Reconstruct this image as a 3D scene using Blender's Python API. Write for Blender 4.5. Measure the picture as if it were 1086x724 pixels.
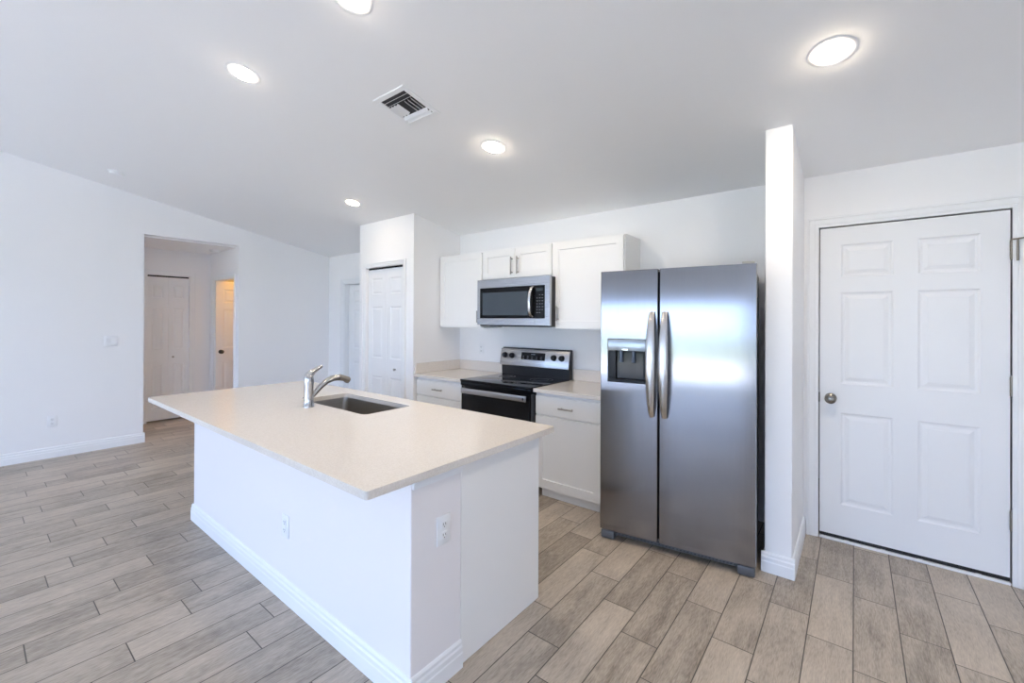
import bpy, bmesh, math, random
from mathutils import Vector, Matrix

for _o in list(bpy.data.objects):
    bpy.data.objects.remove(_o)
SC = bpy.context.scene
COL = SC.collection
PI = math.pi

# ------------------------------------------------------------------ camera
FPX, CYPX, HCAM = 459.6, 338.156, 1.4454
YAW, PITCH, ROLL = (math.radians(a) for a in (38.341, 0.166, 0.259))
_f = Vector((-math.sin(YAW) * math.cos(PITCH), math.cos(YAW) * math.cos(PITCH), math.sin(PITCH)))
_r = Vector((math.cos(YAW), math.sin(YAW), 0))
_u = _r.cross(_f)
_r2 = _r * math.cos(ROLL) + _u * math.sin(ROLL)
_u2 = -_r * math.sin(ROLL) + _u * math.cos(ROLL)
cam_d = bpy.data.cameras.new('camera')
cam_d.sensor_fit = 'HORIZONTAL'
cam_d.sensor_width = 36.0
cam_d.lens = FPX * 36.0 / 1086
cam_d.shift_y = -(362 - CYPX) / 1086
cam_d.clip_start = 0.02
cam = bpy.data.objects.new('camera', cam_d)
_m = Matrix((_r2, _u2, -_f)).transposed().to_4x4()
_m.translation = (0, 0, HCAM)
cam.matrix_world = _m
COL.objects.link(cam)
SC.camera = cam

# ------------------------------------------------------------------ light and exposure
SKY_COLOR = (0.48, 0.655, 1.0, 1)
SKY_STRENGTH = 5.2
SUN_STRENGTH = 22.0
LAMP_COLOR = (1.0, 0.84, 0.64, 1)
LAMP_STRENGTH = 165.0
BATH_COLOR = (1.0, 0.44, 0.03, 1)
BATH_STRENGTH = 95.0
world = bpy.data.worlds.new('sky')
SC.world = world
world.use_nodes = True
_bg = world.node_tree.nodes['Background']
_bg.inputs['Color'].default_value = SKY_COLOR
_bg.inputs['Strength'].default_value = SKY_STRENGTH
_sd = bpy.data.lights.new('sun', 'SUN')
_sd.energy = SUN_STRENGTH; _sd.angle = math.radians(.6); _sd.color = (1.0, .92, .84)
_so = bpy.data.objects.new('sun', _sd)
_so.rotation_euler = Vector((.25, -.62, -.75)).to_track_quat('-Z', 'Y').to_euler()   # high behind the house, lights the ground outside the rear windows
COL.objects.link(_so)
SC.view_settings.view_transform = 'Standard'
SC.view_settings.look = 'None'
SC.view_settings.gamma = 1
SC.view_settings.use_curve_mapping = False
SC.view_settings.exposure = 0.97
SC.cycles.max_bounces = 14
SC.cycles.diffuse_bounces = 12
SC.cycles.glossy_bounces = 5
SC.cycles.transparent_max_bounces = 8
SC.cycles.sample_clamp_indirect = 8
SC.cycles.caustics_reflective = False
SC.cycles.caustics_refractive = False

# ------------------------------------------------------------------ helpers
class MB:
    """collects shapes in world coordinates, then links them as one mesh object"""
    def __init__(self):
        self.bm = bmesh.new()

    def _merge(self, b, xf=None):
        if xf is not None:
            b.transform(xf)
        me = bpy.data.meshes.new('tmp')
        b.to_mesh(me); b.free()
        self.bm.from_mesh(me)
        bpy.data.meshes.remove(me)

    def box(self, x0, x1, y0, y1, z0, z1, bev=0.0, seg=2, xf=None):
        b = bmesh.new()
        bmesh.ops.create_cube(b, size=1)
        for v in b.verts:
            v.co = Vector((x0 + (v.co.x + .5) * (x1 - x0), y0 + (v.co.y + .5) * (y1 - y0), z0 + (v.co.z + .5) * (z1 - z0)))
        if bev:
            bev = min(bev, .49 * min(abs(x1 - x0), abs(y1 - y0), abs(z1 - z0)))
            bmesh.ops.bevel(b, geom=list(b.edges), offset=bev, segments=seg, profile=.5, affect='EDGES')
        self._merge(b, xf)
        return self

    def prism(self, pts, d, xf=None):
        """closed 3-D polygon pts pushed along the vector d"""
        b = bmesh.new()
        d = Vector(d)
        lo = [b.verts.new(Vector(p)) for p in pts]
        hi = [b.verts.new(Vector(p) + d) for p in pts]
        b.faces.new(lo); b.faces.new(list(reversed(hi)))
        n = len(pts)
        for i in range(n):
            b.faces.new((lo[i], hi[i], hi[(i + 1) % n], lo[(i + 1) % n]))
        bmesh.ops.recalc_face_normals(b, faces=list(b.faces))
        self._merge(b, xf)
        return self

    def tube(self, pts, rad, n=16, flat=1.0, side=None, xf=None):
        """swept round (or flattened) bar; rad is a number or a list"""
        b = bmesh.new()
        pts = [Vector(p) for p in pts]
        if not isinstance(rad, (list, tuple)):
            rad = [rad] * len(pts)
        rings = []
        prev = None
        for i, p in enumerate(pts):
            t = (pts[min(i + 1, len(pts) - 1)] - pts[max(i - 1, 0)]).normalized()
            if prev is None:
                a = Vector(side) if side else (Vector((0, 0, 1)) if abs(t.z) < .9 else Vector((1, 0, 0)))
            else:
                a = prev
            a = (a - t * a.dot(t)).normalized()
            c = t.cross(a)
            prev = a
            rings.append([b.verts.new(p + a * math.cos(2 * PI * k / n) * rad[i] + c * math.sin(2 * PI * k / n) * rad[i] * flat) for k in range(n)])
        for r0, r1 in zip(rings, rings[1:]):
            for k in range(n):
                b.faces.new((r0[k], r0[(k + 1) % n], r1[(k + 1) % n], r1[k]))
        b.faces.new(list(reversed(rings[0]))); b.faces.new(rings[-1])
        bmesh.ops.recalc_face_normals(b, faces=list(b.faces))
        self._merge(b, xf)
        return self

    def lathe(self, prof, xf, n=32):
        """profile (r, h) turned round the local Z axis, then placed by xf"""
        b = bmesh.new()
        rings = []
        for r, h in prof:
            if r < 1e-6:
                rings.append([b.verts.new((0, 0, h))])
            else:
                rings.append([b.verts.new((r * math.cos(2 * PI * k / n), r * math.sin(2 * PI * k / n), h)) for k in range(n)])
        for r0, r1 in zip(rings, rings[1:]):
            for k in range(n):
                k2 = (k + 1) % n
                vs = [r0[k % len(r0)], r0[k2 % len(r0)], r1[k2 % len(r1)], r1[k % len(r1)]]
                u = []
                for v in vs:
                    if v not in u:
                        u.append(v)
                if len(u) > 2:
                    b.faces.new(u)
        bmesh.ops.recalc_face_normals(b, faces=list(b.faces))
        self._merge(b, xf)
        return self

    def leaf(self, w, h, t, panels, chain, xf):
        """door leaf, front at local y=0 facing -Y; panels (x0,x1,z0,z1); chain of (inset, depth)"""
        b = bmesh.new()
        xs = sorted(set([0, w] + [p[0] for p in panels] + [p[1] for p in panels]))
        zs = sorted(set([0, h] + [p[2] for p in panels] + [p[3] for p in panels]))
        def quad(*c):
            b.faces.new([b.verts.new(Vector(q)) for q in c])
        for xa, xb in zip(xs, xs[1:]):
            for za, zb in zip(zs, zs[1:]):
                cx, cz = (xa + xb) / 2, (za + zb) / 2
                if not any(p[0] < cx < p[1] and p[2] < cz < p[3] for p in panels):
                    quad((xa, 0, za), (xb, 0, za), (xb, 0, zb), (xa, 0, zb))
        for p in panels:
            prev = (p[0], p[1], p[2], p[3], 0.0)
            for ins, dep in chain:
                cur = (p[0] + ins, p[1] - ins, p[2] + ins, p[3] - ins, dep)
                A = [(prev[0], prev[4], prev[2]), (prev[1], prev[4], prev[2]), (prev[1], prev[4], prev[3]), (prev[0], prev[4], prev[3])]
                B = [(cur[0], cur[4], cur[2]), (cur[1], cur[4], cur[2]), (cur[1], cur[4], cur[3]), (cur[0], cur[4], cur[3])]
                for k in range(4):
                    quad(A[k], A[(k + 1) % 4], B[(k + 1) % 4], B[k])
                prev = cur
            quad((prev[0], prev[4], prev[2]), (prev[1], prev[4], prev[2]), (prev[1], prev[4], prev[3]), (prev[0], prev[4], prev[3]))
        for k in range(len(xs) - 1):
            quad((xs[k], 0, 0), (xs[k], t, 0), (xs[k + 1], t, 0), (xs[k + 1], 0, 0))
            quad((xs[k], 0, h), (xs[k + 1], 0, h), (xs[k + 1], t, h), (xs[k], t, h))
        for k in range(len(zs) - 1):
            quad((0, 0, zs[k]), (0, 0, zs[k + 1]), (0, t, zs[k + 1]), (0, t, zs[k]))
            quad((w, 0, zs[k]), (w, t, zs[k]), (w, t, zs[k + 1]), (w, 0, zs[k + 1]))
        quad((0, t, 0), (0, t, h), (w, t, h), (w, t, 0))
        bmesh.ops.remove_doubles(b, verts=list(b.verts), dist=1e-5)
        bmesh.ops.recalc_face_normals(b, faces=list(b.faces))
        self._merge(b, xf)
        return self

    def build(self, name, mat, parent=None, smooth=None, bevel=0.0):
        me = bpy.data.meshes.new(name)
        if parent is not None:
            self.bm.transform(world_of(parent).inverted())
        self.bm.to_mesh(me); self.bm.free()
        me.materials.append(mat)
        if smooth:
            me.shade_smooth()
            me.set_sharp_from_angle(angle=math.radians(smooth))
        o = bpy.data.objects.new(name, me)
        COL.objects.link(o)
        if parent is not None:
            o.parent = parent
        if bevel:
            md = o.modifiers.new('bevel', 'BEVEL')
            md.width = bevel; md.segments = 2; md.limit_method = 'ANGLE'; md.angle_limit = math.radians(40)
        return o

def world_of(o):
    m = Matrix.Translation(o.location) @ o.rotation_euler.to_matrix().to_4x4()
    return world_of(o.parent) @ m if o.parent else m

def thing(name, label, cat, loc, rotz=0.0, group=None):
    o = bpy.data.objects.new(name, None)
    o.empty_display_size = .1
    COL.objects.link(o)
    o.location = loc
    o.rotation_euler = (0, 0, rotz)
    return tag(o, label, cat, group)

def tag(o, label, cat, group=None):
    o['label'] = label; o['category'] = cat
    if group:
        o['group'] = group
    return o

def struct(o):
    o['kind'] = 'structure'
    return o

def sroot(name, loc):
    o = bpy.data.objects.new(name, None)
    o.empty_display_size = .1
    COL.objects.link(o)
    o.location = loc
    return struct(o)

def T(x, y, z):
    return Matrix.Translation((x, y, z))
def FACE_NY(x, y, z):            # local front faces -Y
    return T(x, y, z)
def FACE_PX(x, y, z):            # local front faces +X, local x runs along +Y
    return T(x, y, z) @ Matrix.Rotation(PI / 2, 4, 'Z')
def FACE_PY(x, y, z):
    return T(x, y, z) @ Matrix.Rotation(PI, 4, 'Z')
def AIM(p, n):                   # local Z axis along n at p
    q = Vector((0, 0, 1)).rotation_difference(Vector(n).normalized())
    return T(*p) @ q.to_matrix().to_4x4()

# ------------------------------------------------------------------ materials
def mat(name, color, rough=.5, metal=0.0, **kw):
    m = bpy.data.materials.new(name)
    m.use_nodes = True
    p = m.node_tree.nodes['Principled BSDF']
    p.inputs['Base Color'].default_value = (*color, 1)
    p.inputs['Roughness'].default_value = rough
    p.inputs['Metallic'].default_value = metal
    for k, v in kw.items():
        p.inputs[k].default_value = v
    return m

def N(m, typ, **kw):
    n = m.node_tree.nodes.new(typ)
    for k, v in kw.items():
        setattr(n, k, v)
    return n

def bump_noise(m, scale, strength, dist=.001, detail=3):
    nt = m.node_tree
    tc = N(m, 'ShaderNodeNewGeometry')
    nz = N(m, 'ShaderNodeTexNoise')
    nz.inputs['Scale'].default_value = scale; nz.inputs['Detail'].default_value = detail
    bp = N(m, 'ShaderNodeBump')
    bp.inputs['Strength'].default_value = strength; bp.inputs['Distance'].default_value = dist
    nt.links.new(tc.outputs['Position'], nz.inputs['Vector'])
    nt.links.new(nz.outputs['Fac'], bp.inputs['Height'])
    nt.links.new(bp.outputs['Normal'], nt.nodes['Principled BSDF'].inputs['Normal'])
    return m

def brushed(m, axis, lo, hi, c0, c1):
    """fine grain stretched along an axis of the object, varying roughness and tone"""
    nt = m.node_tree
    tc = N(m, 'ShaderNodeTexCoord')
    mp = N(m, 'ShaderNodeMapping')
    s = [260, 260, 260]; s[axis] = 2.0
    mp.inputs['Scale'].default_value = s
    nz = N(m, 'ShaderNodeTexNoise'); nz.inputs['Scale'].default_value = 1.0; nz.inputs['Detail'].default_value = 2
    mr = N(m, 'ShaderNodeMapRange'); mr.inputs['To Min'].default_value = lo; mr.inputs['To Max'].default_value = hi
    mx = N(m, 'ShaderNodeMix', data_type='RGBA')
    mx.inputs[6].default_value = (*c0, 1); mx.inputs[7].default_value = (*c1, 1)
    nt.links.new(tc.outputs['Object'], mp.inputs['Vector'])
    nt.links.new(mp.outputs['Vector'], nz.inputs['Vector'])
    nt.links.new(nz.outputs['Fac'], mr.inputs['Value'])
    nt.links.new(nz.outputs['Fac'], mx.inputs[0])
    p = nt.nodes['Principled BSDF']
    nt.links.new(mr.outputs['Result'], p.inputs['Roughness'])
    nt.links.new(mx.outputs[2], p.inputs['Base Color'])
    return m

WALL = bump_noise(mat('wall_paint', (.885, .885, .89), .7), 220, .06)
CEIL = bump_noise(mat('ceiling_paint', (.885, .885, .89), .85), 120, .12)
TRIM = mat('trim_paint', (.86, .87, .88), .35)
DOORP = bump_noise(mat('door_paint', (.84, .85, .86), .38), 300, .03)
CAB = bump_noise(mat('cabinet_paint', (.86, .86, .85), .32), 200, .02)
BLACKGAP = mat('dark_gap', (.015, .015, .017), .8)
STEEL = brushed(mat('stainless_steel', (.5, .5, .52), .3, 1.0), 0, .22, .36, (.40, .40, .41), (.48, .48, .49))
STEELV = brushed(mat('stainless_door', (.5, .5, .52), .3, 1.0), 2, .17, .20, (.285, .283, .295), (.325, .323, .338))
def _aniso(m, tangent, amount):
    nt = m.node_tree
    c = N(m, 'ShaderNodeCombineXYZ')
    for i in range(3):
        c.inputs[i].default_value = tangent[i]
    p = nt.nodes['Principled BSDF']
    p.inputs['Anisotropic'].default_value = amount
    nt.links.new(c.outputs[0], p.inputs['Tangent'])
_aniso(STEELV, (math.cos(.128), math.sin(.128), 0), .92)
HANDLE = mat('satin_handle', (.62, .61, .60), .24, 1.0)
CHROME = mat('chrome', (.55, .55, .56), .14, 1.0)
NICKEL = mat('brushed_nickel', (.42, .39, .36), .32, 1.0)
HINGEM = mat('hinge_metal', (.27, .24, .20), .4, 1.0)
BLACKGL = mat('black_glass', (.004, .0045, .006), .06, **{'Specular IOR Level': .22})
OVENGL = mat('oven_glass', (.006, .007, .010), .10, **{'Specular IOR Level': .25})
BLACKPL = mat('black_plastic', (.012, .012, .014), .35)
GREYPL = mat('grey_plastic', (.10, .105, .115), .4)
WHITEPL = mat('white_plastic', (.86, .87, .88), .35)
SLOTM = mat('slot_dark', (.06, .06, .06), .6)
MARKM = mat('printed_marks', (.22, .23, .25), .5)
DUCTM = mat('duct_dark', (.03, .03, .033), .7)
SINKM = brushed(mat('sink_steel', (.4, .38, .36), .3, 1.0), 1, .25, .38, (.36, .34, .31), (.44, .42, .39))
CONC = mat('patio_concrete', (.62, .61, .58), .85)
LAWN = bump_noise(mat('lawn_grass', (.15, .185, .115), .9), 40, .4, .02)

QUARTZ = mat('quartz', (.82, .76, .69), .16)
def _quartz(m):
    nt = m.node_tree
    g = N(m, 'ShaderNodeNewGeometry')
    n1 = N(m, 'ShaderNodeTexNoise'); n1.inputs['Scale'].default_value = 160; n1.inputs['Detail'].default_value = 4
    n2 = N(m, 'ShaderNodeTexVoronoi'); n2.inputs['Scale'].default_value = 320
    r1 = N(m, 'ShaderNodeValToRGB')
    r1.color_ramp.elements[0].position = .35; r1.color_ramp.elements[0].color = (.70, .645, .58, 1)
    r1.color_ramp.elements[1].position = .62; r1.color_ramp.elements[1].color = (.775, .725, .665, 1)
    r2 = N(m, 'ShaderNodeMapRange'); r2.inputs['From Max'].default_value = .25
    r2.inputs['To Min'].default_value = .35; r2.inputs['To Max'].default_value = 0
    mx = N(m, 'ShaderNodeMix', data_type='RGBA'); mx.inputs[7].default_value = (.82, .80, .77, 1)
    nt.links.new(g.outputs['Position'], n1.inputs['Vector']); nt.links.new(g.outputs['Position'], n2.inputs['Vector'])
    nt.links.new(n1.outputs['Fac'], r1.inputs['Fac']); nt.links.new(n2.outputs['Distance'], r2.inputs['Value'])
    nt.links.new(r2.outputs['Result'], mx.inputs[0]); nt.links.new(r1.outputs['Color'], mx.inputs[6])
    nt.links.new(mx.outputs[2], nt.nodes['Principled BSDF'].inputs['Base Color'])
_quartz(QUARTZ)

FLOORM = mat('wood_look_tile', (.3, .26, .22), .4)
def _floor(m):
    """planks .17 wide and .62 long running along Y, stepped row by row, dark grout between"""
    nt = m.node_tree
    L = nt.links.new
    def M(op, a, b=None, c=None):
        n = N(m, 'ShaderNodeMath', operation=op)
        for i, v in enumerate((a, b, c)):
            if v is None:
                continue
            if isinstance(v, (int, float)):
                n.inputs[i].default_value = v
            else:
                L(v, n.inputs[i])
        return n.outputs[0]
    g = N(m, 'ShaderNodeNewGeometry')
    sp = N(m, 'ShaderNodeSeparateXYZ'); L(g.outputs['Position'], sp.inputs[0])
    x, y = sp.outputs['X'], sp.outputs['Y']
    PW, PL = .1695, .62
    xr = M('DIVIDE', M('ADD', x, .003), PW)
    row = M('FLOOR', xr); fx = M('SUBTRACT', xr, row)
    wn = N(m, 'ShaderNodeTexWhiteNoise', noise_dimensions='1D'); L(row, wn.inputs['W'])
    off = M('ADD', M('MULTIPLY', row, -.17), M('MULTIPLY', wn.outputs['Value'], .10))
    yr = M('DIVIDE', M('SUBTRACT', M('SUBTRACT', y, 1.0), off), PL)
    colm = M('FLOOR', yr); fy = M('SUBTRACT', yr, colm)
    dx = M('MULTIPLY', M('MINIMUM', fx, M('SUBTRACT', 1.0, fx)), PW)
    dy = M('MULTIPLY', M('MINIMUM', fy, M('SUBTRACT', 1.0, fy)), PL)
    d = M('MINIMUM', dx, dy)
    tile = N(m, 'ShaderNodeMapRange'); L(d, tile.inputs['Value'])
    tile.inputs['From Min'].default_value = .0014; tile.inputs['From Max'].default_value = .0030
    cv = N(m, 'ShaderNodeCombineXYZ'); L(row, cv.inputs[0]); L(colm, cv.inputs[1])
    wt = N(m, 'ShaderNodeTexWhiteNoise', noise_dimensions='3D'); L(cv.outputs[0], wt.inputs['Vector'])
    # grain: stretched along Y, shifted per plank
    gv = N(m, 'ShaderNodeCombineXYZ')
    L(M('ADD', M('MULTIPLY', x, 30), M('MULTIPLY', wt.outputs['Value'], 90)), gv.inputs[0])
    L(M('ADD', M('MULTIPLY', y, 3.0), M('MULTIPLY', wt.outputs['Value'], 40)), gv.inputs[1])
    n1 = N(m, 'ShaderNodeTexNoise'); n1.inputs['Scale'].default_value = 1; n1.inputs['Detail'].default_value = 5
    n1.inputs['Distortion'].default_value = 1.2; L(gv.outputs[0], n1.inputs['Vector'])
    gv2 = N(m, 'ShaderNodeCombineXYZ')
    L(M('ADD', M('MULTIPLY', x, 7), M('MULTIPLY', wt.outputs['Value'], 55)), gv2.inputs[0])
    L(M('ADD', M('MULTIPLY', y, 3.2), M('MULTIPLY', wt.outputs['Value'], 25)), gv2.inputs[1])
    n2 = N(m, 'ShaderNodeTexNoise'); n2.inputs['Scale'].default_value = 1; n2.inputs['Detail'].default_value = 3
    L(gv2.outputs[0], n2.inputs['Vector'])
    gv3 = N(m, 'ShaderNodeCombineXYZ'); L(M('ADD', M('MULTIPLY', x, 210), M('MULTIPLY', n2.outputs['Fac'], 9)), gv3.inputs[0]); L(M('ADD', M('MULTIPLY', y, 26), M('MULTIPLY', wt.outputs['Value'], 30)), gv3.inputs[1])
    n3 = N(m, 'ShaderNodeTexNoise'); n3.inputs['Scale'].default_value = 1; n3.inputs['Detail'].default_value = 3
    L(gv3.outputs[0], n3.inputs['Vector'])
    mix = M('ADD', M('ADD', M('MULTIPLY', n1.outputs['Fac'], .34), M('MULTIPLY', n2.outputs['Fac'], .34)),
            M('ADD', M('MULTIPLY', wt.outputs['Value'], .16), M('MULTIPLY', n3.outputs['Fac'], .44)))
    rp = N(m, 'ShaderNodeValToRGB'); L(M('SUBTRACT', mix, .14), rp.inputs['Fac'])
    e = rp.color_ramp.elements
    e[0].position = .30; e[0].color = (.215, .178, .140, 1)
    e[1].position = .72; e[1].color = (.600, .515, .420, 1)
    k = e.new(.50); k.color = (.430, .366, .297, 1)
    mx = N(m, 'ShaderNodeMix', data_type='RGBA'); L(tile.outputs[0], mx.inputs[0])
    mx.inputs[6].default_value = (.075, .062, .050, 1); L(rp.outputs['Color'], mx.inputs[7])
    p = nt.nodes['Principled BSDF']
    L(mx.outputs[2], p.inputs['Base Color'])
    rr = N(m, 'ShaderNodeMapRange'); L(n1.outputs['Fac'], rr.inputs['Value'])
    rr.inputs['To Min'].default_value = .30; rr.inputs['To Max'].default_value = .48; L(rr.outputs[0], p.inputs['Roughness'])
    h = M('ADD', M('MULTIPLY', tile.outputs[0], 1.0), M('MULTIPLY', n3.outputs['Fac'], .25))
    bp = N(m, 'ShaderNodeBump'); bp.inputs['Strength'].default_value = .35; bp.inputs['Distance'].default_value = .0015
    L(h, bp.inputs['Height']); L(bp.outputs['Normal'], p.inputs['Normal'])
_floor(FLOORM)

def emitter(name, color, strength):
    m = bpy.data.materials.new(name); m.use_nodes = True
    nt = m.node_tree
    nt.nodes.remove(nt.nodes['Principled BSDF'])
    e = N(m, 'ShaderNodeEmission'); e.inputs['Color'].default_value = color; e.inputs['Strength'].default_value = strength
    nt.links.new(e.outputs[0], nt.nodes['Material Output'].inputs['Surface'])
    return m
LENS = emitter('lamp_lens', LAMP_COLOR, LAMP_STRENGTH)
LENS_DIM = emitter('lamp_lens_dimmer', LAMP_COLOR, LAMP_STRENGTH * .28)
LENS_MID = emitter('lamp_lens_medium', LAMP_COLOR, LAMP_STRENGTH * .55)
BATHLENS = emitter('bath_lamp_lens', BATH_COLOR, BATH_STRENGTH)

PANE = bpy.data.materials.new('window_glass'); PANE.use_nodes = True
def _pane(m):
    nt = m.node_tree
    nt.nodes.remove(nt.nodes['Principled BSDF'])
    t = N(m, 'ShaderNodeBsdfTransparent'); g = N(m, 'ShaderNodeBsdfGlossy'); g.inputs['Roughness'].default_value = .02
    mx = N(m, 'ShaderNodeMixShader'); mx.inputs[0].default_value = .06
    nt.links.new(t.outputs[0], mx.inputs[1]); nt.links.new(g.outputs[0], mx.inputs[2])
    nt.links.new(mx.outputs[0], nt.nodes['Material Output'].inputs['Surface'])
_pane(PANE)

# ------------------------------------------------------------------ the room
W = 3.581                     # face of the kitchen and entry wall
SL = .19                      # ceiling slope
def zc(y):                    # ceiling height
    z = 2.429 + SL * (W - y)
    return z if y >= -.8 else (2.429 + SL * (W + .8)) - SL * (-.8 - y)
XL = -6.526                   # face of the left wall
XR, YR = 2.7, -4.3            # right and rear walls
TH = .115
STX0, STX1, STY = -.410, -.274, 2.892          # stub wall beside the fridge
PX0, PX1, PY = -4.597, -3.605, 2.904           # pantry box
HX, HY, HY0 = -7.65, 2.31, -.4                 # hall back wall, side wall, far end
HZ = 2.42                                      # hall ceiling
OY0, OY1, OZ = 1.304, 2.301, 2.436             # opening in the left wall
D1 = (-.186, .676, 2.07)                       # entry door
D5 = (-6.085, -5.27, 1.99)                     # far door in the back wall

m = MB(); m.box(-8.6, XR + .2, YR - .1, 5.0, -.12, 0)
struct(m.build('floor', FLOORM))

m = MB()
pts = [(XL - TH, 5.0 - 1.2, zc(3.8)), (XL - TH, -.8, zc(-.8)), (XL - TH, YR - .1, zc(YR - .1)), (XL - TH, YR - .1, zc(YR - .1) + .1), (XL - TH, -.8, zc(-.8) + .1), (XL - TH, 3.8, zc(3.8) + .1)]
m.prism(pts, (XR + .2 - XL + TH, 0, 0))
struct(m.build('ceiling', CEIL))

def wall_yz(mb, x0, x1, ya, yb, z0=0.0, ztop=None):
    """wall slab lying along Y whose top follows the ceiling"""
    if ztop is not None:
        mb.box(x0, x1, ya, yb, z0, ztop); return
    ys = [ya] + ([-.8] if ya < -.8 < yb else []) + [yb]
    pts = [(x0, ya, z0), (x0, yb, z0)] + [(x0, y, zc(y)) for y in reversed(ys)]
    mb.prism(pts, (x1 - x0, 0, 0))

# kitchen and entry wall with its two door openings
m = MB()
zt = 2.429
def xwall(x0, x1, z0, z1):
    m.prism([(x0, W, z0), (x0, W + TH, z0), (x0, W + TH, min(z1, zc(W + TH)) if z1 == zt else z1), (x0, W, z1)], (x1 - x0, 0, 0))
xwall(XL - TH, D5[0], 0, zt); xwall(D5[0], D5[1], D5[2], zt)
xwall(D5[1], D1[0] - .012, 0, zt); xwall(D1[0] - .012, D1[1] + .012, D1[2] + .01, zt); xwall(D1[1] + .012, XR + .1, 0, zt)
struct(m.build('wall_back', WALL))

m = MB()
wall_yz(m, XL - TH, XL, YR, OY0); wall_yz(m, XL - TH, XL, OY1, W)
wall_yz(m, XL - TH, XL, OY0, OY1, OZ)
struct(m.build('wall_left', WALL))

m = MB(); wall_yz(m, STX0, STX1, STY, W)
struct(m.build('wall_stub', WALL, bevel=.006))

# pantry closet walls
m = MB()
PD = (-4.463, -3.773, 2.040)
m.prism([(PX0, PY, 0), (PX0, PY + TH, 0), (PX0, PY + TH, zc(PY + TH)), (PX0, PY, zc(PY))], (PD[0] - PX0, 0, 0))
m.prism([(PD[1], PY, 0), (PD[1], PY + TH, 0), (PD[1], PY + TH, zc(PY + TH)), (PD[1], PY, zc(PY))], (PX1 - PD[1], 0, 0))
m.prism([(PD[0], PY, PD[2]), (PD[0], PY + TH, PD[2]), (PD[0], PY + TH, zc(PY + TH)), (PD[0], PY, zc(PY))], (PD[1] - PD[0], 0, 0))
wall_yz(m, PX0, PX0 + TH, PY + TH, W); wall_yz(m, PX1 - TH, PX1, PY + TH, W)
struct(m.build('wall_pantry', WALL))

# right and rear walls (behind the camera)
RWN = (-3.7, -1.6, .45, 2.05)      # unseen window added to the right wall for fill light (y0, y1, z0, z1)
m = MB(); wall_yz(m, XR, XR + TH, YR, RWN[0]); wall_yz(m, XR, XR + TH, RWN[1], W); wall_yz(m, XR, XR + TH, RWN[0], RWN[1], RWN[3]); m.box(XR, XR + TH, RWN[0], RWN[1], 0, RWN[2])
struct(m.build('wall_right', WALL))
SLD = (-3.6, 0.7, .03, 1.86)  # unseen slider, after the fridge reflection; sized to supply daylight
WN2 = (-6.2, -4.2, .03, 2.10)  # unseen rear-left window, added to supply daylight
m = MB()
zr = zc(YR)
for x0, x1, z0, z1 in ((XL - TH, WN2[0], 0, zr), (WN2[0], WN2[1], 0, WN2[2]), (WN2[0], WN2[1], WN2[3], zr), (WN2[1], SLD[0], 0, zr),
                       (SLD[0], SLD[1], 0, SLD[2]), (SLD[0], SLD[1], SLD[3], zr), (SLD[1], XR + TH, 0, zr)):
    m.box(x0, x1, YR - TH, YR, z0, z1)
struct(m.build('wall_rear', WALL))

def glazed(name, x0, x1, z0, z1, n, side=False):
    XF = Matrix.Identity(4) if not side else T(XR, 0, 0) @ Matrix.Rotation(PI / 2, 4, 'Z') @ T(0, -YR, 0)
    r = sroot(name, XF @ Vector(((x0 + x1) / 2, YR - TH / 2, z0)))
    f = MB(); y0, y1 = YR - .085, YR - .03
    f.box(x0, x1, y0, y1, z0, z0 + .05, xf=XF); f.box(x0, x1, y0, y1, z1 - .05, z1, xf=XF)
    for k in range(n + 1):
        xk = x0 + .03 + (x1 - x0 - .06) * k / n
        f.box(xk - .03, xk + .03, y0, y1, z0 + .05, z1 - .05, xf=XF)
    f.build('window_frame', TRIM, r)
    p = MB(); p.box(x0 + .03, x1 - .03, YR - .060, YR - .056, z0 + .04, z1 - .04, xf=XF)
    p.build('pane', PANE, r)
glazed('window_1', *SLD, 3)
glazed('added_window_2', *WN2, 2)
glazed('added_window_3', *RWN, 2, True)
for x0, x1, z0, z1 in (SLD, WN2):          # sampling portals lying in the two window openings
    d = bpy.data.lights.new('daylight_portal', 'AREA')
    d.shape = 'RECTANGLE'; d.size = x1 - x0; d.size_y = z1 - z0
    d.cycles.is_portal = True
    o = bpy.data.objects.new('daylight_portal', d)
    o.location = ((x0 + x1) / 2, YR - .10, (z0 + z1) / 2)
    o.rotation_euler = (PI / 2, 0, 0)      # shines towards +Y
    COL.objects.link(o)

d = bpy.data.lights.new('daylight_portal', 'AREA')
d.shape = 'RECTANGLE'; d.size = RWN[1] - RWN[0]; d.size_y = RWN[3] - RWN[2]
d.cycles.is_portal = True
o = bpy.data.objects.new('daylight_portal', d)
o.location = (XR + .10, (RWN[0] + RWN[1]) / 2, (RWN[2] + RWN[3]) / 2)
o.rotation_euler = (PI / 2, 0, PI / 2)     # shines towards -X
COL.objects.link(o)

# outside the rear windows: ground added for bounced daylight and the fridge reflection
m = MB(); m.box(-10, 8, YR - 6.0, YR - .115, -.14, -.02); m.box(XR + .116, 8, YR - .115, 4, -.14, -.02); struct(m.build('patio_slab', CONC))
m = MB(); m.box(-30, 25, YR - 40, YR - 6.0, -.30, -.06); struct(m.build('lawn', LAWN))

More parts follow.
